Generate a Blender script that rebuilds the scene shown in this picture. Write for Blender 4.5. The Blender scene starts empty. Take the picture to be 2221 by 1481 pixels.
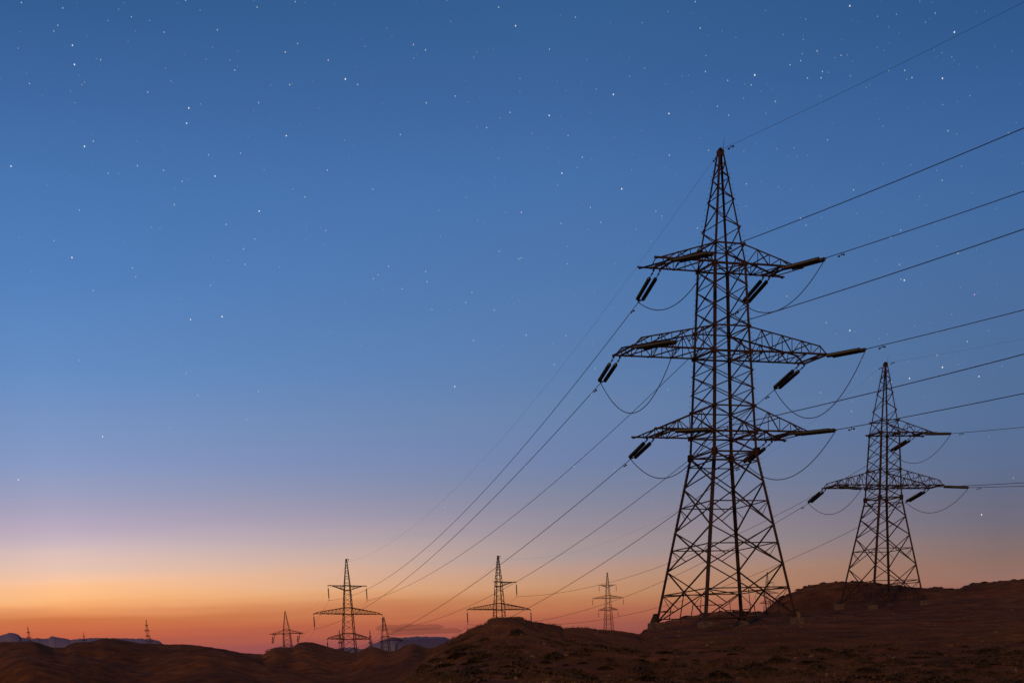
import bpy, bmesh, math, random
import numpy as np
from mathutils import Vector, Matrix

random.seed(7)
rng = np.random.default_rng(7)
sc = bpy.context.scene
C = sc.collection
R = math.radians

# ------------------------------------------------------------------ camera
cam_d = bpy.data.cameras.new('camera')
cam = bpy.data.objects.new('camera', cam_d)
C.objects.link(cam)
cam_d.sensor_width = 36.0
cam_d.lens = 36.0 * 3160.88 / 2221.0
cam_d.shift_x = 0.0
cam_d.shift_y = (2337.49 - 740.5) / 2221.0
cam_d.clip_start = 0.2
cam_d.clip_end = 80000.0
cam.matrix_world = Matrix.Rotation(R(90.0 - 14.669), 4, 'X') @ Matrix.Rotation(R(-2.739), 4, 'Z')
sc.camera = cam
sc.view_settings.view_transform = 'Standard'
sc.view_settings.look = 'None'
sc.view_settings.exposure = 0.0
sc.view_settings.gamma = 1.0

# ------------------------------------------------------------------ dusk sky
def lin(c):
    c = c / 255.0
    return c / 12.92 if c <= 0.04045 else ((c + 0.055) / 1.055) ** 2.4
RAMP_L =[(1.2,140,72,90),(2.1,152,78,84),(2.51,176,87,73),(2.83,196,97,68),(3.15,201,107,69),(3.46,207,118,70),(3.7,232,148,95),(3.93,250,178,115),(4.25,254,190,135),(4.71,250,196,158),(5.18,232,194,175),(5.64,217,190,186),(6.1,200,180,190),(6.56,183,168,190),(7.16,165,160,188),(7.91,147,156,190),(8.66,132,151,195),(10.12,115,145,194),(11.55,98,139,194),(14.31,80,126,186),(16.93,70,116,175),(19.43,60,102,160),(21.78,48,92,145),(40,30,62,105),(90,20,42,78)]
RAMP_C =[(1.9,144,76,76),(2.32,158,85,75),(2.65,171,93,73),(2.98,181,107,77),(3.22,188,121,84),(3.55,196,138,98),(4.04,195,148,118),(4.52,185,150,138),(5,168,150,150),(5.48,160,145,150),(5.96,150,140,152),(6.59,135,135,155),(7.37,120,131,160),(8.14,110,128,168),(9.66,102,128,170),(11.14,90,124,172),(14,78,118,172),(16.7,68,111,168),(19.26,59,100,156),(21.68,50,93,145),(40,30,60,102),(90,20,42,78)]
RAMP_R =[(2.2,140,84,76),(3.14,150,110,100),(3.76,138,108,102),(4.22,128,108,108),(4.83,114,106,118),(5.59,105,104,124),(6.34,94,104,132),(7.08,88,107,142),(8.55,82,108,148),(9.98,77,108,151),(12.75,70,106,155),(15.38,62,103,157),(17.88,54,94,150),(20.25,45,85,135),(40,28,56,96),(90,20,42,78)]
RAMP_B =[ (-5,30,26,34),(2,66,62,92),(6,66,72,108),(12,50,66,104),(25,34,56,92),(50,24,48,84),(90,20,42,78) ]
world = bpy.data.worlds.new('World')
sc.world = world
world.use_nodes = True
nt = world.node_tree
for n in list(nt.nodes):
    nt.nodes.remove(n)
N = nt.nodes.new
L = nt.links.new
tc = N('ShaderNodeTexCoord')
sep = N('ShaderNodeSeparateXYZ'); L(tc.outputs['Generated'], sep.inputs[0])
def math_node(op, a, b=None):
    m = N('ShaderNodeMath'); m.operation = op
    for i, v in enumerate((a, b)):
        if v is None: continue
        if isinstance(v, (int, float)): m.inputs[i].default_value = v
        else: L(v, m.inputs[i])
    return m.outputs[0]
el = math_node('MULTIPLY', math_node('ARCSINE', sep.outputs['Z']), 180 / math.pi)
az = math_node('MULTIPLY', math_node('ARCTAN2', sep.outputs['X'], sep.outputs['Y']), 180 / math.pi)
# faint uneven banks and streaks of thin haze low in the glow
cmb = N('ShaderNodeCombineXYZ'); L(math_node('MULTIPLY', az, .10), cmb.inputs[0]); L(math_node('MULTIPLY', el, 1.6), cmb.inputs[1])
stn = N('ShaderNodeTexNoise'); stn.inputs['Scale'].default_value = 1.0; stn.inputs['Detail'].default_value = 5; L(cmb.outputs[0], stn.inputs['Vector'])
low = N('ShaderNodeMapRange'); L(el, low.inputs[0]); low.inputs[1].default_value = 9; low.inputs[2].default_value = 3; low.inputs[3].default_value = .08; low.inputs[4].default_value = .85
el = math_node('ADD', el, math_node('MULTIPLY', math_node('SUBTRACT', stn.outputs['Fac'], .5), low.outputs[0]))
# elevation is stretched so that the low sky gets most of the ramp: p = ((el+5)/95)^0.4
p = math_node('POWER', math_node('MAXIMUM', math_node('DIVIDE', math_node('ADD', el, 5.0), 95.0), 0.0), 0.4)
def ramp(tab):
    r = N('ShaderNodeValToRGB'); cr = r.color_ramp; cr.interpolation = 'EASE' if False else 'LINEAR'
    while len(cr.elements) > 1: cr.elements.remove(cr.elements[0])
    for i, (e, a, b, c) in enumerate(tab):
        pos = max(0.0, (e + 5.0) / 95.0) ** 0.4
        if i == 0: x = cr.elements[0]; x.position = pos
        else: x = cr.elements.new(pos)
        x.color = (lin(a), lin(b), lin(c), 1)
    L(p, r.inputs[0]); return r.outputs[0]
def mix(f, a, b):
    m = N('ShaderNodeMix'); m.data_type = 'RGBA'; m.clamp_factor = True
    L(f, m.inputs[0]); L(a, m.inputs[6]); L(b, m.inputs[7]); return m.outputs[2]
def span(v, a, b):
    m = N('ShaderNodeMapRange'); m.interpolation_type = 'SMOOTHSTEP' if abs(b - a) > 30 else 'LINEAR'
    L(v, m.inputs[0]); m.inputs[1].default_value = a; m.inputs[2].default_value = b
    return m.outputs[0]
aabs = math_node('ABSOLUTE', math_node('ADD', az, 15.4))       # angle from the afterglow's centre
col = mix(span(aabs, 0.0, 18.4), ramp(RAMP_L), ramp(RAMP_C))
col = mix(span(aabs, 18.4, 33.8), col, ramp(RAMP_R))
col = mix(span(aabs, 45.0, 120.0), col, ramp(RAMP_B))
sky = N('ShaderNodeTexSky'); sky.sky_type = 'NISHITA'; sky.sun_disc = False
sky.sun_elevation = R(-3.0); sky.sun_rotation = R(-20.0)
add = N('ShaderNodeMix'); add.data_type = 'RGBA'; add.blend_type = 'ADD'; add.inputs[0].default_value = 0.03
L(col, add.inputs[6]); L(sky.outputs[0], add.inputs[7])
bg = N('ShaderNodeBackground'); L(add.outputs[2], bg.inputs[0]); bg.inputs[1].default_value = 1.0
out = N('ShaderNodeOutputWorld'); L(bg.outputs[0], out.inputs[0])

# the low warm light that comes from behind the camera (sun lamp, its source unseen)
sun_d = bpy.data.lights.new('low_warm_light', 'SUN')
sun = bpy.data.objects.new('low_warm_light', sun_d); C.objects.link(sun)
sun_d.energy = 1.95; sun_d.angle = R(4); sun_d.color = (1.0, 0.50, 0.23)
sun.rotation_euler = Vector((0.34, 0.90, -0.40)).to_track_quat('-Z', 'Y').to_euler()

# ------------------------------------------------------------------ helpers
def put(o, parent=None):
    C.objects.link(o)
    if parent is not None: o.parent = parent
    return o
def tag(o, label=None, cat=None, group=None, kind=None):
    if label: o['label'] = label
    if cat: o['category'] = cat
    if group: o['group'] = group
    if kind: o['kind'] = kind
    return o
def empty(name, loc, yaw=0.0, tilt=0.0):
    o = bpy.data.objects.new(name, None); C.objects.link(o)
    o.empty_display_size = 0.5
    o.matrix_world = Matrix.Translation(Vector(loc)) @ Matrix.Rotation(yaw, 4, 'Z') @ Matrix.Rotation(tilt, 4, 'Y')
    return o
def copy_tree(o, parent=None):
    c = o.copy(); C.objects.link(c)
    if parent is not None: c.parent = parent
    for ch in list(o.children): copy_tree(ch, c)
    return c

def V(*a): return Vector(a)
class MB:
    """collects rolled-steel angles, bars, plates and tubes into one mesh"""
    def __init__(s): s.v = []; s.f = []
    def prism(s, ring0, ring1):
        n = len(ring0); b = len(s.v)
        s.v += [tuple(p) for p in ring0] + [tuple(p) for p in ring1]
        for i in range(n):
            j = (i + 1) % n
            s.f.append((b + i, b + j, b + n + j, b + n + i))
        s.f.append(tuple(b + i for i in reversed(range(n)))); s.f.append(tuple(b + n + i for i in range(n)))
    def angle(s, p, q, w, e1, e2, t=None):
        """an L section from p to q, flanges along e1 and e2"""
        p = Vector(p); q = Vector(q); d = (q - p)
        if d.length < 1e-6: return
        d.normalize(); e1 = Vector(e1); e2 = Vector(e2)
        e1 = (e1 - d * e1.dot(d)); e1 = e1.normalized() if e1.length > 1e-4 else d.orthogonal().normalized()
        e2 = (e2 - d * e2.dot(d)); e2 = e2 - e1 * e2.dot(e1)
        e2 = e2.normalized() if e2.length > 1e-4 else d.cross(e1)
        t = t or max(0.012, w * 0.14)
        prof = [(0, 0), (w, 0), (w, t), (t, t), (t, w), (0, w)]
        s.prism([p + e1 * a + e2 * b for a, b in prof], [q + e1 * a + e2 * b for a, b in prof])
    def brace(s, p, q, w, n):
        """an angle lying flat in a face whose outward normal is n"""
        p = Vector(p); q = Vector(q); n = Vector(n); d = (q - p).normalized()
        e1 = n.cross(d); e1.normalize()
        s.angle(p - e1 * w * .5, q - e1 * w * .5, w, e1, -n)
    def box(s, p, q, w, h, up=(0, 0, 1)):
        p = Vector(p); q = Vector(q); d = (q - p).normalized(); u = Vector(up)
        x = d.cross(u)
        x = x.normalized() if x.length > 1e-4 else d.orthogonal().normalized()
        u = x.cross(d)
        r = [x * w / 2 + u * h / 2, -x * w / 2 + u * h / 2, -x * w / 2 - u * h / 2, x * w / 2 - u * h / 2]
        s.prism([p + a for a in r], [q + a for a in r])
    def tube(s, pts, r, n=5):
        pts = [Vector(p) for p in pts]; b = len(s.v); m = len(pts)
        for i, p in enumerate(pts):
            d = (pts[min(i + 1, m - 1)] - pts[max(i - 1, 0)]).normalized()
            x = d.cross(V(0, 0, 1)); x = x.normalized() if x.length > 1e-4 else V(1, 0, 0)
            y = x.cross(d)
            for k in range(n):
                a = 2 * math.pi * k / n; s.v.append(tuple(p + x * (r * math.cos(a)) + y * (r * math.sin(a))))
        for i in range(m - 1):
            for k in range(n):
                j = (k + 1) % n; s.f.append((b + i * n + k, b + i * n + j, b + (i + 1) * n + j, b + (i + 1) * n + k))
        s.f.append(tuple(b + k for k in reversed(range(n)))); s.f.append(tuple(b + (m - 1) * n + k for k in range(n)))
    def lathe(s, prof, n=10, o=(0, 0, 0)):
        b = len(s.v); o = Vector(o)
        for z, r in prof:
            for k in range(n):
                a = 2 * math.pi * k / n; s.v.append((o.x + r * math.cos(a), o.y + r * math.sin(a), o.z + z))
        for i in range(len(prof) - 1):
            for k in range(n):
                j = (k + 1) % n; s.f.append((b + i * n + k, b + i * n + j, b + (i + 1) * n + j, b + (i + 1) * n + k))
        s.f.append(tuple(b + k for k in range(n))); s.f.append(tuple(b + (len(prof) - 1) * n + k for k in reversed(range(n))))
    def mesh(s, name, mat, smooth=False):
        me = bpy.data.meshes.new(name); me.from_pydata(s.v, [], s.f); me.update()
        bm = bmesh.new(); bm.from_mesh(me); bmesh.ops.recalc_face_normals(bm, faces=bm.faces); bm.to_mesh(me); bm.free()
        me.materials.append(mat)
        if smooth: me.polygons.foreach_set('use_smooth', [True] * len(me.polygons))
        return me
    def build(s, name, mat, parent=None, smooth=False):
        return put(bpy.data.objects.new(name, s.mesh(name, mat, smooth)), parent)

# ------------------------------------------------------------------ materials
def new_mat(name):
    m = bpy.data.materials.new(name); m.use_nodes = True
    return m, m.node_tree, m.node_tree.nodes['Principled BSDF']
def noisy(name, c1, c2, scale, rough=0.8, metal=0.0, bump=0.0, detail=6, lo=.35, hi=.65):
    m, t, b = new_mat(name)
    tcn = t.nodes.new('ShaderNodeTexCoord'); no = t.nodes.new('ShaderNodeTexNoise')
    no.inputs['Scale'].default_value = scale; no.inputs['Detail'].default_value = detail
    t.links.new(tcn.outputs['Object'], no.inputs['Vector'])
    r = t.nodes.new('ShaderNodeValToRGB'); r.color_ramp.elements[0].position = lo; r.color_ramp.elements[1].position = hi
    r.color_ramp.elements[0].color = (*c1, 1); r.color_ramp.elements[1].color = (*c2, 1)
    t.links.new(no.outputs['Fac'], r.inputs[0]); t.links.new(r.outputs[0], b.inputs['Base Color'])
    b.inputs['Roughness'].default_value = rough; b.inputs['Metallic'].default_value = metal
    if bump:
        bp = t.nodes.new('ShaderNodeBump'); bp.inputs['Strength'].default_value = bump; bp.inputs['Distance'].default_value = .05
        t.links.new(no.outputs['Fac'], bp.inputs['Height']); t.links.new(bp.outputs[0], b.inputs['Normal'])
    return m
M_steel = noisy('weathered_steel', (.013, .008, .007), (.038, .019, .012), 1.2, .75, .25)
M_insul = noisy('glazed_insulator', (.003, .007, .006), (.007, .013, .012), 3.0, .45)
M_wire = noisy('aged_aluminium_cable', (.030, .030, .032), (.06, .058, .058), 2.0, .55, .4)
M_conc = noisy('concrete', (.038, .028, .023), (.085, .062, .050), 2.5, .95, 0, .4)
M_rock = noisy('rock', (.07, .042, .026), (.15, .085, .05), 1.1, .95, 0, .6)
M_stone = noisy('stone', (.05, .032, .020), (.11, .070, .042), 3.0, .95)
M_shrub = noisy('dry_shrub', (.012, .007, .0045), (.028, .016, .0085), 4.0, .95)
M_mat = noisy('dead_ground_cover', (.022, .012, .007), (.055, .028, .014), 2.0, .95)

def soil_material():
    m, t, b = new_mat('desert_soil')
    n = t.nodes.new; l = t.links.new
    g = n('ShaderNodeNewGeometry')
    def noise(sc_, det, vec=None):
        x = n('ShaderNodeTexNoise'); x.inputs['Scale'].default_value = sc_; x.inputs['Detail'].default_value = det
        x.inputs['Roughness'].default_value = .6; l(vec or g.outputs['Position'], x.inputs['Vector']); return x.outputs['Fac']
    def rmp(f, a, b_, p0, p1):
        r = n('ShaderNodeValToRGB'); r.color_ramp.elements[0].position = p0; r.color_ramp.elements[1].position = p1
        r.color_ramp.elements[0].color = a; r.color_ramp.elements[1].color = b_; l(f, r.inputs[0]); return r.outputs[0]
    def mx(f, a, b_, mode='MIX'):
        k = n('ShaderNodeMix'); k.data_type = 'RGBA'; k.blend_type = mode
        if isinstance(f, float): k.inputs[0].default_value = f
        else: l(f, k.inputs[0])
        l(a, k.inputs[6]); l(b_, k.inputs[7]); return k.outputs[2]
    big = rmp(noise(.035, 4), (.092, .044, .018, 1), (.172, .080, .030, 1), .35, .65)
    mid = rmp(noise(.35, 6), (.42, .38, .36, 1), (1.15, 1.1, 1.05, 1), .34, .66)
    fine = rmp(noise(4.0, 5), (.6, .57, .55, 1), (1.2, 1.2, 1.2, 1), .32, .68)
    c = mx(1.0, mx(1.0, big, mid, 'MULTIPLY'), fine, 'MULTIPLY')
    l(c, b.inputs['Base Color']); b.inputs['Roughness'].default_value = 1.0; b.inputs['Specular IOR Level'].default_value = .1
    bp = n('ShaderNodeBump'); bp.inputs['Strength'].default_value = .7; bp.inputs['Distance'].default_value = .25
    ad = n('ShaderNodeMath'); ad.operation = 'ADD'; l(noise(1.2, 8), ad.inputs[0]); l(noise(6, 5), ad.inputs[1])
    l(ad.outputs[0], bp.inputs['Height']); l(bp.outputs[0], b.inputs['Normal'])
    return m
M_soil = soil_material()

# ------------------------------------------------------------------ terrain: one sheet of ground out to the horizon
# bearings (degrees) and elevations of the two visible skylines: the near hill and the dunes behind it
NEAR =[ (-3.481,0.651),(-3.109,1.005),(-2.378,1.559),(-1.835,1.918),(-1.387,2.164),(-1.119,2.285),(-0.815,2.454),(-0.253,2.594),(-0.025,2.634),(0.051,2.762),(0.296,2.809),(0.608,2.809),(1.023,2.790),(1.313,2.704),(1.587,2.609),(2.136,2.483),(2.601,2.395),(2.736,2.306),(3.687,2.277),(4.307,2.197),(5.185,2.088),(5.615,2.042),(5.736,2.077),(5.962,2.198),(6.153,2.271),(6.343,2.327),(7.031,2.473),(7.732,2.568),(8.175,2.627),(8.769,2.651),(9.782,2.564),(10.136,2.561),(10.337,2.714),(10.606,2.934),(10.873,3.081),(11.156,3.161),(11.488,3.287),(11.820,3.379),(12.232,3.435),(12.726,3.458),(13.365,3.447),(14.181,3.338),(14.669,3.246),(15.332,3.152),(15.944,3.057),(16.487,3.039),(16.838,2.969),(17.091,2.969),(17.372,3.076),(17.669,3.113),(18.138,3.119),(18.698,3.128),(19.284,3.146),(20.490,3.157),(22.747,2.818),(26.327,2.739) ]
FAR =[ (-25.259,2.810),(-22.351,2.956),(-19.373,2.696),(-17.819,2.702),(-17.349,2.696),(-16.702,2.681),(-16.548,2.644),(-16.336,2.555),(-16.045,2.448),(-15.629,2.443),(-15.457,2.540),(-15.256,2.599),(-14.592,2.614),(-14.291,2.692),(-13.917,2.682),(-13.500,2.618),(-13.003,2.502),(-11.939,2.412),(-11.279,2.354),(-10.718,2.283),(-10.057,2.167),(-9.395,2.025),(-9.060,1.987),(-8.724,1.952),(-8.522,1.927),(-8.343,2.020),(-8.094,2.144),(-7.669,2.136),(-7.430,2.133),(-7.213,2.276),(-6.970,2.315),(-6.615,2.267),(-6.146,2.114),(-5.591,1.954),(-5.084,1.815),(-4.797,1.955),(-4.498,2.035),(-4.327,2.001),(-3.856,1.813),(-3.557,1.866),(-3.272,1.990),(-2.991,2.044),(-2.785,2.010),(-2.429,1.868),(-2.186,1.867),(-1.865,2.011),(-1.588,1.982),(-1.141,1.887),(-0.108,1.673),(5.786,1.261),(26.512,0.198) ]
NEAR = np.array([(-60, .45), (-6, .45), (-3.7, .55)] + NEAR + [(60, 2.6)]); FAR = np.array([(-90, 2.3)] + FAR + [(90, .2)])
def smooth(tab, s):
    g = np.arange(-60, 60.01, .1); y = np.interp(g, [a for a, _ in tab], [b for _, b in tab]); k = np.exp(-.5 * (np.arange(-60, 61) * .1 / s) ** 2)
    return list(zip(g, np.convolve(np.pad(y, 60, 'edge'), k / k.sum(), 'valid')))
def itp(x, tab): return np.interp(x, [a for a, _ in tab], [b for _, b in tab])
NEAR_S, FAR_S = smooth(NEAR, .9), smooth(FAR, .35)
tanD = lambda e: np.tan(np.radians(e))

_perm = rng.random((256, 256))
def vnoise(x, y):
    xi = np.floor(x).astype(int); yi = np.floor(y).astype(int); fx = x - xi; fy = y - yi
    fx = fx * fx * (3 - 2 * fx); fy = fy * fy * (3 - 2 * fy)
    g = lambda a, b: _perm[a & 255, b & 255]
    return ((g(xi, yi) * (1 - fx) + g(xi + 1, yi) * fx) * (1 - fy) + (g(xi, yi + 1) * (1 - fx) + g(xi + 1, yi + 1) * fx) * fy) * 2 - 1
def fbm(x, y, o=4, gain=.5):
    s = 0; a = 1
    for k in range(o):
        s = s + a * vnoise(x + 17.3 * k, y + 9.1 * k); x = x * 2.03; y = y * 2.03; a *= gain
    return s

def pchip(xk, yk, x):
    h = np.diff(xk); d = np.diff(yk) / h
    m = np.zeros(len(xk)); m[0] = d[0]; m[-1] = d[-1]
    for i in range(1, len(xk) - 1):
        if d[i - 1] * d[i] > 0:
            w1 = 2 * h[i] + h[i - 1]; w2 = h[i] + 2 * h[i - 1]; m[i] = (w1 + w2) / (w1 / d[i - 1] + w2 / d[i])
    k = np.clip(np.searchsorted(xk, x) - 1, 0, len(h) - 1); t = (x - xk[k]) / h[k]
    return ((2 * t**3 - 3 * t**2 + 1) * yk[k] + (t**3 - 2 * t**2 + t) * h[k] * m[k]
            + (-2 * t**3 + 3 * t**2) * yk[k + 1] + (t**3 - t**2) * h[k] * m[k + 1])

EL_LAND = [(-90, 2.0), (-10, 2.0), (-6, 1.1), (0, 1.0), (4, 1.2), (10, 1.5), (27, 2.2), (90, 2.2)]
def RF_of(az): return 300 + 18 * np.sin(az * 0.9 + 1) - 14 * np.sin(az * 0.33)
def column(az, r):
    """height of the ground along one bearing, before the small relief"""
    EB = itp(az, [(-90, 1.7), (-25.4, 1.55), (-18, 1.253), (-9.84, .903), (-3.48, .617), (.7, .425), (7.5, .109), (12.6, -.13), (19.4, -.449), (26.6, -.775), (90, -.8)]) - .03
    EB = EB - .25 * float(np.clip((-2.5 - az) / 1.5, 0, 1))
    EN = itp(az, NEAR); EF = itp(az, FAR); ENs = min(itp(az, NEAR_S), EN + .02); EFs = itp(az, FAR_S); RF = RF_of(az)
    farland = itp(az, EL_LAND)
    tail = [(420, -8.), (640, itp(az, [(-8, 1.), (-3, 1.), (2, 6), (90, 8)])), (778, itp(az, [(-8, 4.), (0, 6.), (3, 16.8), (6, 17.), (90, 20)])),
            (1500, 1500 * tanD(farland)), (2500, 2500 * tanD(farland)), (6000, 110.), (9100, 110.)]
    head = [(0, -1.75), (6, -1.75), (16, -1.6)]
    # A: the knob in the middle and the dunes on the left
    RN = itp(az, [(-90, 95), (-3.5, 95), (0, 97), (1.2, 97), (3, 110), (5.6, 122), (90, 122)])
    def el(rr, e): return (rr, rr * tanD(e))
    A = head + [el(48, EB), el(48 + .35 * (RN - 48), EB + .48 * (ENs - EB)), el(48 + .7 * (RN - 48), EB + .8 * (ENs - EB)), el(RN, EN)]
    zn = RN * tanD(EN)
    A += [(RN + 12, zn - .7), (RN + 40, zn * .55), (RN + 75, zn * .55), el(RF - 62, EFs - itp(az, [(-25, .9), (-4, .75), (0, .6)])), el(RF - 25, EF - .22), el(RF, EF)]
    A += [(RF + 22, RF * tanD(EF) - 3.)] + tail
    # B: the terrace the two near towers stand on, the ridge behind the first and the hill behind the second
    f = lambda *t: itp(az, list(zip((6.2, 9, 11.3, 13, 15.5, 17, 20, 27), t)))
    E1 = EN if az < 10.1 else itp(az, [(10.1, 2.56), (11.5, 2.45), (13, 2.3)])
    E2 = EN if az > 10.14 else itp(az, [(8.0, 1.4), (9.6, 2.2), (10.14, 2.561)])
    B = head + [el(48, EB), el(70, f(.85, .8, .7, .55, .45, .4, .35, .3)), el(90, f(1.45, 1.45, 1.38, 1.2, 1.1, 1.02, .98, .9)),
                el(110, f(1.82, 1.82, 1.78, 1.62, 1.55, 1.5, 1.45, 1.4)), el(130, f(2.17, 2.11, 2.08, 1.98, 1.90, 1.86, 1.85, 1.8)), el(146, min(f(2.24, 2.15, 2.14, 2.15, 2.06, 2.05, 2.05, 2.0), EN if az < 6.4 else 9)),
                el(168, E1)]
    if az > 9.0:
        B += [el(190, f(1.9, 2.1, 2.3, 2.36, 2.33, 2.3, 2.3, 2.3)), el(212, f(1.6, 1.9, 2.4, 2.44, 2.42, 2.46, 2.5, 2.5)), el(229, f(1.5, 1.7, 2.45, 2.60, 2.58, 2.6, 2.7, 2.7))]
    else:
        B += [el(190, f(1.9, 2.1, 2.4, 2.5, 2.5, 2.4, 2.4, 2.4) - .25), el(212, 1.65), el(229, 1.55)]
    B += [el(258, E2), (275, 258 * tanD(E2) - 1.2), (320, 3.)] + tail
    w = np.clip((az - 5.4) / .4, 0, 1); w = w * w * (3 - 2 * w)
    za = pchip(*np.array(A).T, r) if w < 1 else 0
    zb = pchip(*np.array(B).T, r) if w > 0 else 0
    return za * (1 - w) + zb * w

r_near = np.concatenate([[0.01, 3, 6, 10, 16, 24, 34, 42], np.geomspace(47, 320, 330)])
r_far = np.concatenate([np.linspace(325, 430, 22), np.geomspace(440, 9000, 40)])
RR = np.concatenate([r_near, r_far])
AZ = np.concatenate([np.arange(-180, -40, 5.), np.arange(-40, -21, 1.), np.arange(-21, 22, .058), np.arange(22, 40, 1.), np.arange(40, 180.1, 5.)])
PADS = [(21.11, 137.35, 6.5, 11.0), (54.91, 213.87, 6.0, 10.0)]
def relief(x, y, r, az):
    a = np.clip((r - 4) / 40, 0, 1)
    s = a * (.20 * np.clip(1.35 - r / 160, .35, 1) * fbm(x * .16, y * .16, 4) + .05 * fbm(x * .9, y * .9, 3))
    ridge = .22 * np.clip((r - 90) / 80, 0, 1) * fbm(x * .45 + 40, y * .45, 3) * np.clip(1 - (r - 250) / 40, 0, 1) * .5
    RF = RF_of(az); g = 1 - np.exp(-((r - RF) / 16) ** 2)
    dn = np.clip((r - 185) / 60, 0, 1) * np.clip((az * -1 + 1.5) / 3, 0, 1) * g
    th = np.radians(az) * 300
    gul = np.abs(fbm(th * .055 + .02 * r, r * .012, 3))
    s = s + ridge + dn * (1.2 * (.45 - gul) + .45 * fbm(x * .05, y * .05, 3))
    keep = np.ones_like(s)
    for px, py, r0, r1 in PADS:
        d = np.hypot(x - px, y - py); keep *= np.clip((d - r0) / (r1 - r0), .12, 1)
    return s * keep * np.clip(1 - (r - 2000) / 3000, 0, 1)
zg = np.zeros((len(AZ), len(RR)))
for i, a in enumerate(AZ):
    zg[i] = column(float(np.clip(a, -60, 60)), RR)
fade = np.clip((np.abs(AZ) - 28) / 50, 0, 1)[:, None]
zg = zg * (1 - fade) + fade * (-1.75 + np.clip((RR - 20) / 400, 0, 20)[None, :] * 6 * .6)
a_ = np.radians(AZ)[:, None]; XX = RR[None, :] * np.sin(a_); YY = RR[None, :] * np.cos(a_)
zg = zg + relief(XX, YY, np.broadcast_to(RR[None, :], XX.shape), np.broadcast_to(AZ[:, None], XX.shape))
nA, nR = zg.shape
verts = np.stack([XX, YY, zg], -1).reshape(-1, 3)
ii, jj = np.meshgrid(np.arange(nA - 1), np.arange(nR - 1), indexing='ij')
b0 = (ii * nR + jj).ravel()
quads = np.stack([b0, b0 + 1, b0 + nR + 1, b0 + nR], -1)
gm = bpy.data.meshes.new('ground')
gm.vertices.add(len(verts)); gm.vertices.foreach_set('co', verts.ravel())
gm.loops.add(quads.size); gm.loops.foreach_set('vertex_index', quads[:, ::-1].ravel())
gm.polygons.add(len(quads)); gm.polygons.foreach_set('loop_start', np.arange(len(quads)) * 4)
gm.polygons.foreach_set('use_smooth', np.ones(len(quads), bool))
gm.update(calc_edges=True); gm.validate()
gm.materials.append(M_soil)
ground = put(bpy.data.objects.new('ground', gm)); tag(ground, kind='structure')
def ground_z(x, y):
    r = math.hypot(x, y); a = math.degrees(math.atan2(x, y))
    i = min(max(np.searchsorted(AZ, a) - 1, 0), nA - 2); j = min(max(np.searchsorted(RR, r) - 1, 0), nR - 2)
    u = (a - AZ[i]) / (AZ[i + 1] - AZ[i]); w = (r - RR[j]) / (RR[j + 1] - RR[j])
    return float((zg[i, j] * (1 - u) + zg[i + 1, j] * u) * (1 - w) + (zg[i, j + 1] * (1 - u) + zg[i + 1, j + 1] * u) * w)
def polar(a, r): return r * math.sin(R(a)), r * math.cos(R(a))

# ------------------------------------------------------------------ lattice towers
CORN = [(-1, -1), (1, -1), (1, 1), (-1, 1)]                  # near left, near right, far right, far left
NORM = [V(0, -1, 0), V(1, 0, 0), V(0, 1, 0), V(-1, 0, 0)]    # face i runs from corner i to corner i+1
def prof(tab):
    zs_ = [a for a, _ in tab]; ws_ = [b for _, b in tab]
    return lambda z: float(np.interp(z, zs_, ws_))
def corner(i, z, w): return V(CORN[i % 4][0] * w(z), CORN[i % 4][1] * w(z), z)

def leg_mesh(i, w, ks, width, bolts=False):
    m = MB(); sx, sy = CORN[i]
    for z0, z1, k in ks:
        m.angle(corner(i, z0, w), corner(i, z1, w), width * k, V(-sx, 0, 0), V(0, -sy, 0), width * k * .13)
    if bolts:
        z = ks[0][0] + 3
        while z < ks[-1][1] - 1:
            c = corner(i, z, w); o = V(sx, 0, 0) if int(z * 2.5) % 2 else V(0, sy, 0)
            m.box(c + o * .0 - o * .02, c + o * .17, .022, .022); z += .4
    return m

def xpanel(m, i, z0, z1, w, bw, belt=False, redundant=False):
    a, b = corner(i, z0, w), corner(i + 1, z0, w); c, d = corner(i, z1, w), corner(i + 1, z1, w)
    n = NORM[i]
    m.brace(a, d, bw, n); m.brace(b + n * .03, c + n * .03, bw, n)
    wb, wt = w(z0), w(z1); f = wb / (wb + wt); x = a.lerp(d, f); zb = x.z
    if belt:
        p, q = corner(i, zb, w), corner(i + 1, zb, w)
        m.brace(p - n * .04, q - n * .04, bw * .85, n)
        if redundant:
            m.brace(p, a.lerp(x, .5), bw * .6, n); m.brace(q, b.lerp(x, .5), bw * .6, n)
    return x

def plate(m, c, n, size, t=.03, cut=.3):
    """an octagonal gusset plate centred on c in the face with normal n"""
    u = V(0, 0, 1); x = n.cross(u); s = size / 2; k = s * (1 - cut)
    ring = [x * k + u * s, x * s + u * k, x * s - u * k, x * k - u * s, -x * k - u * s, -x * s - u * k, -x * s + u * k, -x * k + u * s]
    m.prism([c + n * .03 + r for r in ring], [c + n * (.03 + t) + r for r in ring])

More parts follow.
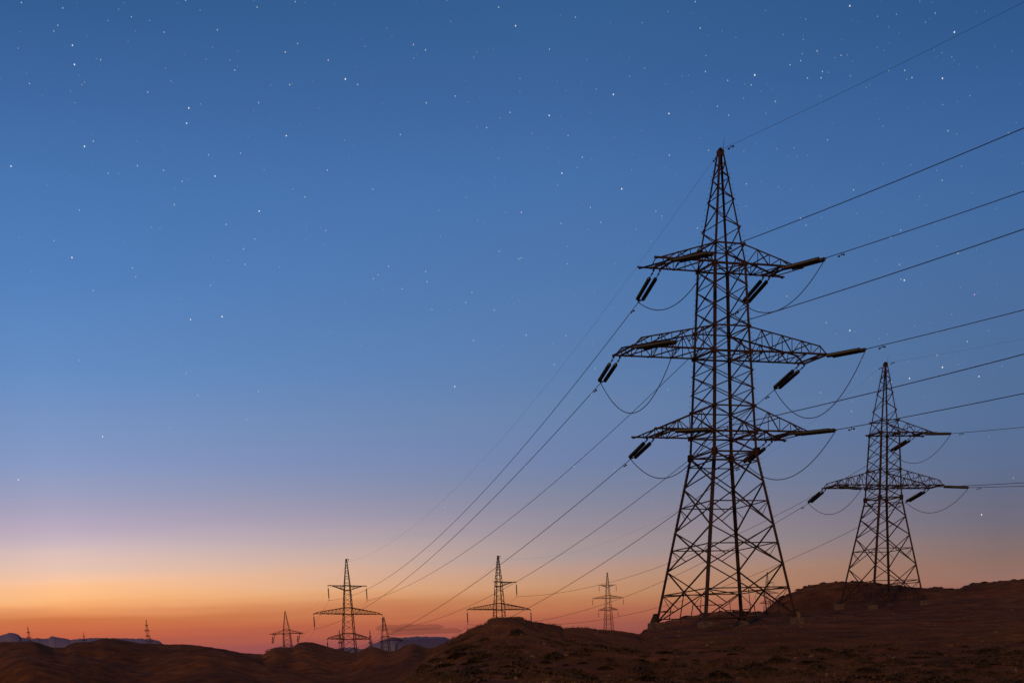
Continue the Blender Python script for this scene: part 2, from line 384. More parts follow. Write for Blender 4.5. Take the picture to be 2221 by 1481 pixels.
def anchor_arm(level, top, al, w, sides, broken):
    """one crossarm: two upright trusses along the near and far faces, tied together"""
    m = MB()
    for s in (-1, 1):
        wl = w(level)
        if s not in sides:
            for sy in (-1, 1): m.angle(V(s * wl, sy * wl, level), V(s * (wl + .55), sy * wl, level), .16, V(0, -sy, 0), V(0, 0, 1))
            m.box(V(s * (wl + .3), -wl - .1, level), V(s * (wl + .3), wl + .1, level), .12, .12)
            continue
        n = 7 if broken else 5
        L_ = al - wl
        def topz(t):
            h = top - level
            if broken: return level + (h * (1 - t / .9) + .72 * (t / .9) if t < .9 else .72 * (1 - t) / .1)
            return level + h * (1 - t)
        wt = w(top)
        def toppt(t, sy):
            x0 = wt; yy = sy * (wt + (wl - wt) * t)
            return V(s * (x0 + (al - x0) * t), yy, topz(t))
        ts = [0] + [(.9 if broken else 1.0) * (k / n) ** .95 for k in range(1, n + 1)]
        if broken: ts.append(1.0)
        for sy in (-1, 1):
            nn = V(0, sy, 0)
            m.angle(V(s * wl, sy * wl, level), V(s * (al + .12), sy * wl, level), .135, V(0, -sy, 0), V(0, 0, 1))
            for k in range(len(ts) - 1): m.angle(toppt(ts[k], sy), toppt(ts[k + 1], sy), .11, V(0, -sy, 0), V(0, 0, -1))
            for k in range(1, len(ts) - 1):
                tpt = toppt(ts[k], sy); bpt = V(tpt.x, sy * wl, level)
                if tpt.z - level > .2: m.brace(bpt, tpt, .075, nn)
                pt = toppt(ts[k - 1], sy); pb = V(pt.x, sy * wl, level)
                if k % 2: m.brace(V(s * wl if k == 1 else pb.x, sy * wl, level), tpt, .075, nn)
                else: m.brace(pt, bpt, .075, nn)
        # ties between the two trusses: bottom zigzag, top struts, end beam
        xs = [wl + L_ * k / n for k in range(n + 1)]
        for k in range(n):
            a, b = (-1, 1) if k % 2 else (1, -1)
            m.brace(V(s * xs[k], a * wl, level - .03), V(s * xs[k + 1], b * wl, level - .03), .085, V(0, 0, -1))
        for k in range(1, len(ts) - 1):
            p, q = toppt(ts[k], -1), toppt(ts[k], 1)
            if p.z - level > .3 and k % 2 == 0: m.brace(p, q, .07, V(0, 0, 1))
        fr = .08 if broken else .31
        for e in ((fr, fr - .09) if broken else (fr - .055, fr + .055)):
            x = al - max(e, .0) * L_
            m.brace(V(s * x, -wl, level - .02), V(s * x, wl, level - .02), .13, V(0, 0, -1))
            for sy in (-1, 1): m.box(V(s * x, sy * wl, level - .16), V(s * x, sy * wl, level + .05), .10, .16)
        if not broken:
            m.brace(V(s * (al - .12 * L_), -wl, level - .02), V(s * (al - .5 * L_), wl, level - .02), .08, V(0, 0, -1))
    # chords run through the shaft and round it
    for i in range(4):
        for z, k in ((level, .15), (top, .11)):
            m.brace(corner(i, z, w) + NORM[i] * .02, corner(i + 1, z, w) + NORM[i] * .02, k, NORM[i])
    m.brace(corner(0, level, w), corner(2, level, w), .08, V(0, 0, -1)); m.brace(corner(1, level, w), corner(3, level, w), .08, V(0, 0, 1))
    return m

def anchor_tower(loc, yaw, P, label, cat='pylon', group=None):
    """a tension tower; P gives the heights above its footing"""
    root = empty('transmission_tower', loc, yaw); tag(root, label, cat, group)
    w = prof(P['w'])
    zw, za = P['waist'], P['apex']; arms = P['arms']; ztop = arms[-1][1]
    for i in range(4):
        leg_mesh(i, w, [(.25 + P['foot'][i], zw, 1.0), (zw, arms[-1][0], .88), (arms[-1][0], za - .45, .6)], P.get('leg', .25), True).build('leg', M_steel, root)
    b = MB()
    for i in range(4):
        body = P['body']
        for k in range(len(body) - 1):
            low = body[k + 1] - body[k] > 3.0
            x = xpanel(b, i, body[k], body[k + 1], w, .105, belt=low, redundant=low)
            if k == 0:      # hangers and the low tie of the bottom panel
                a0, a1 = corner(i, .35, w), corner(i + 1, .35, w)
                b.brace(a0.lerp(a1, .5) , x, .07, NORM[i])
                for e, f in ((i, 0), (i + 1, 1)):
                    zz = body[1] * .28; pz = corner(e, zz, w); o = corner(i if f == 0 else i + 1, body[0], w)
                    b.brace(pz, o.lerp(x, .42), .07, NORM[i])
                for f in (.28, .72):
                    q = a0.lerp(a1, f); b.brace(q, (corner(i, body[0], w) if f < .5 else corner(i + 1, body[0], w)).lerp(x, .56), .06, NORM[i])
        for k in range(len(P['shaft']) - 1):
            xpanel(b, i, P['shaft'][k], P['shaft'][k + 1], w, .078)
        b.brace(corner(i, zw, w) + NORM[i] * .02, corner(i + 1, zw, w) + NORM[i] * .02, .13, NORM[i])
        b.brace(corner(i, zw - .75, w) + NORM[i] * .02, corner(i + 1, zw - .75, w) + NORM[i] * .02, .09, NORM[i])
    for z in [zw] + [P['belts'][0]]:
        b.brace(corner(0, z, w), corner(2, z, w), .09, V(0, 0, -1)); b.brace(corner(1, z, w), corner(3, z, w), .09, V(0, 0, 1))
    b.build('bracing', M_steel, root)
    for i in range(4):
        for z, s in [(zw, .62)] + [(a[0], .38) for a in arms] + [(a[1], .26) for a in arms]:
            for fi in (i, (i + 3) % 4):
                g = MB(); plate(g, corner(i, z, w) - V(CORN[i][0], CORN[i][1], 0) * s * .16, NORM[fi], s); g.build('gusset_plate', M_steel, root)
    for (zb, zt, al, sides, broken) in arms:
        anchor_arm(zb, zt, al, w, sides, broken).build('crossarm', M_steel, root)
    pk = MB(); z = ztop; h = 1.35; j = 0
    while z < za - 1.0:
        z1 = min(z + h, za - .55)
        for i in range(4):
            a, c = (i, i + 1) if (j + i) % 2 == 0 else (i + 1, i)
            pk.brace(corner(a, z, w), corner(c, z1, w), .075, NORM[i])
        z = z1; h *= .87; j += 1
    pko = pk.build('peak_bracing', M_steel, root)
    cp = MB(); t = w(za - .4) - .02
    cp.prism([V(x * t, y * t, za - .55) for x, y in CORN], [V(x * t * 1.1, y * t * 1.1, za - .2) for x, y in CORN])
    cp.prism([V(x * t * 1.1, y * t * 1.1, za - .19) for x, y in CORN], [V(x * t * .45, y * t * .45, za + .04) for x, y in CORN])
    cp.box(V(-.3, -.5, za - .1), V(.3, .5, za - .1), .08, .08); cp.box(V(.22, -.1, za), V(.3, -.16, za + .75), .03, .03)
    cp.build('peak_cap', M_steel, pko)
    for i in range(4):
        f = MB(); c = corner(i, 0, w) + V(0, 0, P['foot'][i]); s = .46
        f.prism([c + V(x * s * 1.15, y * s * 1.15, -1.6) for x, y in CORN], [c + V(x * s, y * s, .10) for x, y in CORN])
        f.prism([c + V(x * s * .99, y * s * .99, .101) for x, y in CORN], [c + V(x * s * .72, y * s * .72, .2) for x, y in CORN])
        f.build('footing', M_conc, root)
        sh = MB(); sx, sy = CORN[i]
        sh.prism([c + V(x * .3, y * .3, .201) for x, y in CORN], [c + V(-sx * .10 + x * .15, -sy * .10 + y * .15, .95) for x, y in CORN])
        sh.build('leg_shoe', M_steel, root)
    for i in (0, 1, 2, 3):
        tb = MB(); a, c = corner(i, .45 + P['foot'][i], w), corner(i + 1, .45 + P['foot'][(i + 1) % 4], w); d = (c - a).normalized()
        tb.box(a + d * .2, c - d * .2, .09, .09); tb.build('tie_beam', M_steel, root)
    return root

T1P = dict(foot=(-.25, -.15, .15, .25), w=[(0, 4.66), (2.64, 4.11), (6.45, 3.436), (9.95, 2.865), (14.07, 2.16), (15.69, 2.158), (22.07, 1.859), (28.89, 1.532), (30.45, 1.44), (37.9, .17)],
           waist=14.07, apex=37.9, body=[.3, 4.7, 8.0, 11.6, 14.07], belts=[2.64],
           shaft=[14.07, 15.69, 17.74, 19.18, 20.63, 22.07, 24.07, 25.68, 27.28, 28.89, 30.45],
           arms=[(15.69, 17.74, 7.75, (-1, 1), False), (22.07, 24.07, 9.53, (-1, 1), True), (28.89, 30.45, 7.11, (-1, 1), False)])
T2P = dict(foot=(-.5, -.1, .2, .2), w=[(0, 4.2), (7.15, 2.905), (13.86, 1.823), (15.34, 1.795), (22.08, 1.491), (23.7, 1.40), (31.08, .17)],
           waist=13.86, apex=31.08, body=[.3, 4.98, 8.92, 11.38, 13.86], belts=[2.6],
           shaft=[13.86, 15.34, 17.45, 19.0, 20.54, 22.08, 23.7],
           arms=[(15.34, 17.45, 8.57, (-1, 1), True), (22.08, 23.7, 7.36, (1,), False)])
T1 = anchor_tower((21.113, 137.352, 5.5), .377, T1P, 'tallest dark lattice pylon with three pairs of crossarms, nearest in the picture')
T2 = anchor_tower((54.91, 213.868, 10.06), .339, T2P, 'second tallest lattice pylon with one short right upper arm, on the right hill')

# suspension towers -------------------------------------------------------------
SUSP = dict(u=(35.1, 4.55), m=(28.6, 8.2), l=(22.9, 5.2), apex=41.0)
def susp_tower(loc, yaw, tilt, label, double=True, light=False, group=None):
    root = empty('suspension_tower', loc, yaw, tilt); tag(root, label, 'pylon', group)
    w = prof([(0, 3.0), (12, 2.1), (22.9, 1.5), (28.6, 1.12), (35.1, .74), (41.0, .17)])
    zu, zm, zl = 35.1, 28.6, 22.9
    for i in range(4):
        leg_mesh(i, w, [(0, zl, 1), (zl, zu, .9), (zu, 40.8, .7)], .2).build('leg', M_steel, root)
    b = MB(); z = 0.4; j = 0
    while z < 40.2:
        h = max(.6, 1.7 * w(z) / (1.5 if z > 10 else 1.1)); z1 = min(z + h, 40.6)
        for i in range(4):
            if z < 20 : xpanel(b, i, z, z1, w, .09)
            else:
                a, c = (i, i + 1) if (j + (i % 2)) % 2 == 0 else (i + 1, i)
                b.brace(corner(a, z, w), corner(c, z1, w), .085, NORM[i])
        z = z1; j += 1
    b.build('bracing', M_steel, root)
    arms = [('u', zu, -1.05), ('m', zm, 1.5)] + ([('l', zl, 1.35)])
    for key, z, dz in arms:
        m = MB(); al = SUSP[key][1]
        for s in (-1, 1):
            if not double and ((key == 'u' and s < 0)):
                for sy in (-1, 1): m.angle(V(-w(z), sy * w(z), z), V(-w(z) - .5, sy * w(z), z), .12, V(0, -sy, 0), V(0, 0, 1))
                continue
            tip = V(s * al, 0, z); n = {'u': 4, 'm': 7, 'l': 5}[key]
            for sy in (-1, 1):
                p0 = V(s * w(z), sy * w(z), z); p1 = V(s * w(z + dz), sy * w(z + dz), z + dz)
                kn = tip.lerp(V(s * w(z), sy * w(z), z), .1) + V(0, 0, .42 if dz > 0 else -.02)
                nn = V(0, sy, 0)
                m.angle(p0, tip, .15, V(0, -sy, 0), V(0, 0, 1 if dz > 0 else -1))
                m.angle(p1, kn, .14, V(0, -sy, 0), V(0, 0, -1 if dz > 0 else 1)); m.angle(kn, tip, .13, V(0, -sy, 0), V(0, 0, -1))
                for k in range(1, n + 1):
                    t = k / n * .98; t0 = (k - 1) / n * .98
                    m.brace(p0.lerp(tip, t * .91), p1.lerp(kn, t), .085, nn)
                    if k < n: m.brace(p0.lerp(tip, t0 * .91), p1.lerp(kn, t), .075, nn)
            q0, q1 = [V(s * w(z), e * w(z), z) for e in (-1, 1)]
            for k in range(1, n):
                m.brace(q0.lerp(tip, k / n), q1.lerp(tip, (k + .6) / n if k % 2 else k / n), .06, V(0, 0, 1))
            m.box(tip + V(0, 0, .08), tip + V(0, 0, -.18), .16, .12)
        for i in range(4):
            for zz in (z, z + dz): m.brace(corner(i, zz, w) + NORM[i] * .02, corner(i + 1, zz, w) + NORM[i] * .02, .11, NORM[i])
        m.build('crossarm', M_steel, root)
    c = MB(); c.box(V(0, 0, 40.5), V(0, 0, 41.05), .4, .4, (0, 1, 0)); c.box(V(-.2, 0, 40.95), V(.62, 0, 40.95), .14, .12); c.box(V(.55, 0, 40.95), V(.5, 0, 40.45), .08, .08)
    c.build('peak_cap', M_steel, root)
    return root

S1Y, S2Y = R(14.5), R(19.0)
S_BASE = {'S1': (V(-34.8, 363.59, -7.94), S1Y, R(2.3)), 'S2': (V(1.62, 371.65, -8.15), S2Y, R(1.5)), 'S3': (V(60.15, 775., 17.02), S1Y, 0.), 'S4': (V(169.11, 930., 24.5), S2Y, 0.)}
S1 = susp_tower(*S_BASE['S1'], 'lattice pylon in the valley with three pairs of arms, left of centre below the wires')
S2 = susp_tower(*S_BASE['S2'], 'slim lattice pylon rising directly behind the rocky knob, one short upper arm', double=False)
S3 = copy_tree(S1); S3.matrix_world = Matrix.Translation(S_BASE['S3'][0]) @ Matrix.Rotation(S1Y, 4, 'Z')
tag(S3, 'small faded pylon with three pairs of arms between the rocky knob and the tallest pylon')
S4 = copy_tree(S2); S4.matrix_world = Matrix.Translation(S_BASE['S4'][0]) @ Matrix.Rotation(S2Y, 4, 'Z')
tag(S4, "faint distant pylon seen through the right legs of the tallest pylon")
# two tension towers behind the dunes, copies of the near ones
A3 = copy_tree(T1); A3.matrix_world = Matrix.Translation(V(-86.18, 645., 38.93 - 37.9)) @ Matrix.Rotation(R(16), 4, 'Z')
tag(A3, 'distant pylon half hidden by the dunes, left of the three-armed valley pylon')
A4 = copy_tree(T2); A4.matrix_world = Matrix.Translation(V(-42.02, 605., 32.6 - 31.08)) @ Matrix.Rotation(R(18), 4, 'Z')
tag(A4, 'distant pylon behind the dunes with a single arm pointing right, before the low cloud')
# the farthest towers, turned almost end-on to us
FARS = [((-513.6, 1700, 99.7 - 41), 82, 'tiny pylon on the far left dune crest near the picture edge'),
        ((-665.8, 2500, 133.4 - 41), 76, 'tiny lone pylon above the dune dip on the left, before the blue cloud'),
        ((-381.8, 1700, 101.2 - 41), 78, 'small end-on pylon on the left dunes, the taller of an adjoining pair'),
        ((-669.5, 3000, 148.6 - 41), 50, 'very tiny pylon touching the right foot of a small end-on pylon'),
        ((-148.6, 1500, 70.7 - 41), 80, 'small hazy pylon just left of the valley pylon, seen through its lower left arm'),
        ((-118.7, 1500, 69.4 - 41), 80, 'small hazy pylon at the lower right arm tip of the valley pylon')]
for p_, yw, lb in FARS:
    o = copy_tree(S1); o.matrix_world = Matrix.Translation(V(*p_)) @ Matrix.Rotation(R(yw), 4, 'Z')
    tag(o, lb, 'pylon', 'far pylons on the horizon')

# ------------------------------------------------------------------ insulators
def insulator_mesh(length, n, r):
    m = MB(); pr = [(0, .03), (-.08, .05)]
    p_ = (length - .16) / n
    for k in range(n):
        z = -.08 - k * p_
        pr += [(z, .07), (z - p_ * .25, r * .78), (z - p_ * .62, r), (z - p_ * .80, r * .96), (z - p_ * .84, .085)]
    pr += [(-length + .08, .05), (-length, .03)]
    m.lathe(pr, 12); return m.mesh('insulator', M_insul, True)
INS_LONG = insulator_mesh(3.65, 24, .175)
INS_NEAR = insulator_mesh(4.35, 28, .175)
INS_HANG = insulator_mesh(2.45, 15, .15)
def place(me, name, parent, a, d):
    o = put(bpy.data.objects.new(name, me), parent); o.location = a
    o.rotation_mode = 'QUATERNION'; o.rotation_quaternion = Vector(d).normalized().to_track_quat('-Z', 'Y'); return o
def tension_string(A1, A2, E, label, group, me=None, body=3.65):
    """two parallel insulator strings from two points of the arm to one conductor clamp"""
    mid = (A1 + A2) / 2; root = empty('insulator_string', mid); tag(root, label, 'insulator', group)
    sp = (A2 - A1).normalized(); E = E - mid; a1, a2 = A1 - mid, A2 - mid
    k = (E - E.normalized() * .34)
    for a, s in ((a1, -1), (a2, 1)):
        e = k + sp * s * .27; d = e - a; Ln = d.length; d = d / Ln
        st = Ln - body - .07
        m = MB(); m.box(a + V(0, 0, .02), a + d * st, .045, .06); m.box(a + d * (st * .3), a + d * (st * .5), .11, .09); m.build('link', M_steel, root)
        place(me or INS_LONG, 'insulator', root, a + d * st, d)
    y = MB(); d = E.normalized()
    y.prism([k - sp * .36 - d * .06 + V(0, 0, .02), k + sp * .36 - d * .06 + V(0, 0, .02), k + sp * .1 + d * .2 + V(0, 0, .02), k - sp * .1 + d * .2 + V(0, 0, .02)],
            [k - sp * .36 - d * .06 - V(0, 0, .02), k + sp * .36 - d * .06 - V(0, 0, .02), k + sp * .1 + d * .2 - V(0, 0, .02), k - sp * .1 + d * .2 - V(0, 0, .02)])
    y.box(k + d * .15, E + d * .12, .08, .09); y.build('yoke_plate', M_steel, root)
    return root
def hang_string(tip, label, group):
    root = empty('insulator_string', tip); tag(root, label, 'insulator', group)
    m = MB(); m.box(V(0, 0, -.1), V(0, 0, -.5), .06, .06, (0, 1, 0)); m.build('link', M_steel, root)
    place(INS_HANG, 'insulator', root, V(0, 0, -.5), V(0, 0, -1))
    c = MB(); c.box(V(0, 0, -2.9), V(0, 0, -3.27), .06, .06, (0, 1, 0)); c.box(V(-.05, -.3, -3.3), V(.05, .3, -3.3), .1, .12); c.box(V(0, -.3, -3.3), V(0, .3, -3.3), .1, .1); c.build('clamp', M_steel, root)
    return root

# ------------------------------------------------------------------ conductors
def damper_mesh():
    m = MB(); m.box(V(0, 0, 0), V(0, 0, -.16), .05, .05, (0, 1, 0)); m.box(V(0, -.28, -.16), V(0, .28, -.16), .025, .025)
    for s in (-1, 1): m.box(V(0, s * .2, -.18), V(0, s * .36, -.18), .10, .11)
    return m.mesh('vibration_damper', M_steel)
DAMP = damper_mesh()
def cable(name, pts, r, label, cat, group=None, damp=()):
    m = MB(); o0 = Vector(pts[0]); m.tube([Vector(p) - o0 for p in pts], r)
    o = m.build(name, M_wire, None, True); o.location = o0; tag(o, label, cat, group)
    for dist in damp:
        s = 0
        for a, b in zip(pts[:-1], pts[1:]):
            a, b = Vector(a), Vector(b); l = (b - a).length
            if s + l >= dist:
                d = (b - a) / l; q = put(bpy.data.objects.new('vibration_damper', DAMP), o)
                q.location = a + d * (dist - s) - o0; q.rotation_euler = (0, 0, math.atan2(-d.x, d.y)); break
            s += l
    return o
def sagline(a, b, sag, n=48, bias=1.0):
    a, b = Vector(a), Vector(b); out = []
    for k in range(n + 1):
        t = (k / n) ** bias
        q = a.lerp(b, t); q.z -= 4 * sag * t * (1 - t); out.append(q)
    return out

BAKE = {
    'T1uL': {"F": [14.436, 141.682, 33.084], "sag": 5.8, "N": [19.337, 129.719, 33.621], "t": 31.01, "drop": 0.781},
    'T1mL': {"F": [10.823, 140.724, 26.505], "sag": 4.0, "N": [16.041, 127.962, 26.893], "t": 34.71, "drop": 1.045},
    'T1lL': {"F": [13.408, 141.616, 20.23], "sag": 3.5, "N": [18.918, 128.392, 20.285], "t": 31.66, "drop": 0.779},
    'T1uR': {"F": [24.256, 144.85, 33.222], "sag": 4.3, "N": [29.099, 133.337, 33.749], "t": 20.46, "drop": 0.811},
    'T1mR': {"F": [27.458, 147.051, 26.395], "sag": 5.0, "N": [32.782, 134.234, 26.909], "t": 16.64, "drop": 0.718},
    'T1lR': {"F": [24.604, 146.894, 20.185], "sag": 5.1, "N": [30.099, 133.292, 20.559], "t": 19.9, "drop": 0.787},
    'T2uR': {"F": [57.904, 221.659, 31.025], "sag": 4.6, "N": [62.782, 209.634, 31.193], "t": 12.78, "drop": 1.345},
    'T2mL': {"F": [45.299, 217.214, 24.158], "sag": 5.0, "N": [49.881, 205.693, 24.337], "t": 28.25, "drop": 3.148},
    'T2mR': {"F": [60.431, 222.57, 24.25], "sag": 4.6, "N": [65.498, 210.09, 24.382], "t": 9.82, "drop": 1.152}}
ARMW = {'u': 'top', 'm': 'middle', 'l': 'bottom'}; SIDE = {'L': 'left', 'R': 'right'}
def attach_pts(P, X, Y, base, yaw, lv, s, face):
    arm = {('u'): P['arms'][-1], 'm': P['arms'][-2], 'l': P['arms'][0]}[lv]
    z, _, al, _, br = arm; w = prof(P['w'])(z); L_ = al - w
    fr = .08 if br else .31
    es = (fr, max(fr - .09, 0)) if br else (fr + .055, fr - .055)
    pts = []
    for e in es:
        lx, ly = s * (al - e * L_), face * w
        c, sn = math.cos(yaw), math.sin(yaw)
        pts.append(V(X + lx * c - ly * sn, Y + lx * sn + ly * c, base + z - .16))
    return pts
def susp_point(n, lv, s):
    b, yaw, t = S_BASE[n]; z, al = SUSP[lv]
    return (Matrix.Translation(b) @ Matrix.Rotation(yaw, 4, 'Z') @ Matrix.Rotation(t, 4, 'Y')) @ V(s * al, 0, z - .1)
JSAG = {'T1u': 2.0, 'T1m': 3.75, 'T1l': 2.55, 'T2u': 2.5, 'T2m': 2.2}
TN = {'T1': 'tallest pylon', 'T2': 'hill pylon'}
TP = {'T1': (T1P, 21.113, 137.352, 5.5, .377), 'T2': (T2P, 54.91, 213.868, 10.06, .339)}
VN = {'S1': 'three-armed valley pylon', 'S2': 'pylon behind the rocky knob', 'S3': 'faded pylon right of the knob', 'S4': 'faint pylon behind the tallest pylon'}
for key, D in BAKE.items():
    tn, lv, sd = key[:2], key[2], key[3]; s = -1 if sd == 'L' else 1
    nm = f"{TN[tn]}'s {ARMW['u' if lv == 'u' else lv] if tn == 'T1' else ('upper' if lv == 'u' else 'lower')} arm"
    F, Nn = V(*D['F']), V(*D['N'])
    a, b = attach_pts(*TP[tn], lv, s, 1)
    tension_string(a, b, F, f"dark insulator pair slanting left under the {SIDE[sd]} end of the {nm}", 'insulator pairs on the far faces of the near pylons')
    a, b = attach_pts(*TP[tn], lv, s, -1)
    tension_string(a, b, Nn, f"dark insulator pair pointing right from the {SIDE[sd]} end of the {nm}", 'insulator pairs on the near faces of the near pylons', INS_NEAR if (Nn - a).length > 4.95 else None, 4.35 if (Nn - a).length > 4.95 else 3.65)
    cable('jumper_cable', sagline(F + V(0, 0, -.03), Nn + V(0, 0, -.03), JSAG[tn + lv], 30), .035, f"drooping jumper loop below the {SIDE[sd]} end of the {nm}", 'jumper cable', 'jumper loops under the crossarms')
    sn = 'S1' if tn == 'T1' else 'S2'
    B = susp_point(sn, lv, s) + V(0, 0, -3.3)
    cable('power_line', sagline(F, B, D['sag'], 60), .03, f"conductor falling away left from the {SIDE[sd]} end of the {nm}", 'power line', 'conductors from the near pylons down into the valley', (1.6,))
    # towards the next tower, out of the picture on the right
    azn = R(30 if tn == 'T1' else 27); k = .0005; m_ = (D['drop'] + k * D['t'] ** 2) / D['t']
    pts = [Nn + V(math.sin(azn) * t, -math.cos(azn) * t, -m_ * t + k * t * t) for t in np.linspace(0, 130, 53)]
    cable('power_line', pts, .031, f"conductor running right from the {SIDE[sd]} end of the {nm}", 'power line', 'conductors leaving the picture on the right', (1.9,))
for tn, A, B, sag, t, drop, azn in (('T1', V(21.11, 137.35, 43.3), None, 6.25, 31.63, .878, 30), ('T2', V(54.91, 213.87, 41.04), None, 7.25, 24.47, 2.256, 27)):
    sn = 'S1' if tn == 'T1' else 'S2'; b_, yw, tl = S_BASE[sn]
    B = (Matrix.Translation(b_) @ Matrix.Rotation(yw, 4, 'Z') @ Matrix.Rotation(tl, 4, 'Y')) @ V(.5, 0, 40.45)
    cable('ground_wire', sagline(A, B, sag, 60), .008, f"hair-thin wire from the {TN[tn]}'s peak down to the {VN[sn]}", 'ground wire', None, (1.2,))
    k = .0005; m_ = (drop + k * t * t) / t; a_n = R(azn)
    cable('ground_wire', [A + V(math.sin(a_n) * q, -math.cos(a_n) * q, -m_ * q + k * q * q) for q in np.linspace(0, 130, 53)], .011 if tn == 'T1' else .008, f"hair-thin wire from the {TN[tn]}'s peak out to the right edge", 'ground wire', None, (1.4,))
# hanging strings on the suspension towers
for n, keys in (('S1', ('uL', 'uR', 'mL', 'mR', 'lL', 'lR')), ('S2', ('uR', 'mL', 'mR')), ('S3', ('uL', 'uR', 'mL', 'mR', 'lL', 'lR')), ('S4', ('uR', 'mL', 'mR'))):
    for k in keys:
        hang_string(susp_point(n, k[0], -1 if k[1] == 'L' else 1), f"insulator hanging from the {VN[n]}'s {SIDE[k[1]]} {({'u':'top','m':'middle','l':'bottom'} if n in ('S1','S3') else {'u':'upper','m':'wide'})[k[0]]} arm tip", 'hanging insulators of the valley pylons')
# the next spans, from the valley towers to the two tension towers behind the dunes
def arm_world(o, P, lv, s, face, yaw):
    z, _, al, _, br = P['arms'][-1] if lv == 'u' else P['arms'][-2]; w = prof(P['w'])(z)
    return o.matrix_world @ V(s * (al - (.05 if br else .31) * (al - w)), face * w, z - .16)
bpy.context.view_layer.update()
for sn, A, P, keys, an in (('S1', A3, T1P, ('uL', 'uR', 'mL', 'mR'), 'left dune pylon'), ('S2', A4, T2P, ('uR', 'mL', 'mR'), 'single-armed dune pylon')):
    for k in keys:
        s = -1 if k[1] == 'L' else 1
        B = susp_point(sn, k[0], s) + V(0, 0, -3.3); E0 = arm_world(A, P, k[0], s, -1, 0); d = (B - E0); d.z *= .3; d.normalize()
        E = E0 + d * 4.9 + V(0, 0, -.5); sp = (A.matrix_world.to_3x3() @ V(1, 0, 0)) * .36
        tension_string(E0 - sp, E0 + sp, E, f"tiny insulator pair on the {an}'s {SIDE[k[1]]} {'top' if k[0]=='u' else 'lower'} arm", 'insulators of the dune pylons')
        cable('power_line', sagline(B, E, 5.5, 50), .018, f"faint conductor to the dunes from the {VN[sn]}'s {SIDE[k[1]]} {({'u':'top','m':'middle'} if sn=='S1' else {'u':'upper','m':'wide'})[k[0]]} arm", 'power line', 'faint conductors over the dunes')
    for s in ((-1, 1) if sn == 'S1' else (1,)):        # slack strings on the back of the arm
        E0 = arm_world(A, P, 'u', s, 1, 0); sp = (A.matrix_world.to_3x3() @ V(1, 0, 0)) * .36
        tension_string(E0 - sp, E0 + sp, E0 + V(-1.2, 3.4, -3.4), f"tiny slanting insulator pair behind the {an}'s {'left' if s < 0 else 'right'} top arm", 'insulators of the dune pylons')
    b_, yw, tl = S_BASE[sn]
    B = (Matrix.Translation(b_) @ Matrix.Rotation(yw, 4, 'Z') @ Matrix.Rotation(tl, 4, 'Y')) @ V(.5, 0, 40.45)
    cable('ground_wire', sagline(B, A.matrix_world @ V(0, 0, P['apex'] - .1), 5, 40), .008, f"faint thin wire from the {VN[sn]} to the {an}", 'ground wire')

# ------------------------------------------------------------------ rocks, shrubs and grass
def ico(sub):
    bm = bmesh.new(); bmesh.ops.create_icosphere(bm, subdivisions=sub, radius=1)
    v = np.array([q.co[:] for q in bm.verts]); f = np.array([[q.index for q in p_.verts] for p_ in bm.faces]); bm.free(); return v, f
ICO1, ICO2 = ico(1), ico(2)
def balls(name, items, tmpl, mats):
    """many little ellipsoids in one mesh: items are (centre, radii, material index)"""
    v, f = tmpl; n = len(v)
    co = np.concatenate([v * np.array(rad)[None] + np.array(c)[None] for c, rad, _ in items])
    fa = np.concatenate([f + i * n for i in range(len(items))])
    me = bpy.data.meshes.new(name); me.vertices.add(len(co)); me.vertices.foreach_set('co', co.ravel())
    me.loops.add(fa.size); me.loops.foreach_set('vertex_index', fa.ravel())
    me.polygons.add(len(fa)); me.polygons.foreach_set('loop_start', np.arange(len(fa)) * 3)
    for m_ in mats: me.materials.append(m_)
    me.polygons.foreach_set('material_index', np.repeat([m_ for _, _, m_ in items], len(f)))
    me.polygons.foreach_set('use_smooth', np.ones(len(fa), bool)); me.update(calc_edges=True); return me
def lump(name, sx, sy, sz, seed, mat, sub=4, amp=.35, sq=1.0):
    bm = bmesh.new(); bmesh.ops.create_icosphere(bm, subdivisions=sub, radius=1)
    q = np.array([v.co[:] for v in bm.verts])
    d = 1 + amp * .6 * fbm(q[:, 0] * 1.3 + seed, q[:, 1] * 1.3 + q[:, 2] * .9, 4) + amp * .25 * fbm(q[:, 0] * 4 + seed, q[:, 2] * 4 + q[:, 1] * 3, 3)
    q = np.sign(q) * np.abs(q) ** sq * d[:, None]
    for v, c in zip(bm.verts, q): v.co = (c[0] * sx, c[1] * sy, c[2] * sz)
    me = bpy.data.meshes.new(name); bm.to_mesh(me); bm.free(); me.materials.append(mat)
    me.polygons.foreach_set('use_smooth', [True] * len(me.polygons))
    return bpy.data.objects.new(name, me)
def at(a, e, r): x, y = polar(a, r); return V(x, y, r * math.tan(R(e)))
x, y = polar(.25, 97); o = put(lump('rock', .62, .6, .21, 3, M_rock, 4, .45, .8)); o.location = V(x, y, 97 * math.tan(R(2.735))); o.rotation_euler = (0, .05, .2)
tag(o, 'overhanging rock at the left edge of the rocky knob, beneath the slim pylon', 'rock')
x, y = polar(.92, 97); o = put(lump('rock', .5, .5, .13, 9, M_rock, 4, .45, .8)); o.location = V(x, y, ground_z(x, y) - .03)
tag(o, 'low flat rock on the top of the rocky knob', 'rock')
x, y = polar(8.5, 128.5); o = put(lump('mound', 1.0, .7, .30, 33, M_shrub, 4, .3)); o.location = V(x, y, ground_z(x, y) + .02)
tag(o, 'low dark mound of earth just right of the near left footing', 'mound')
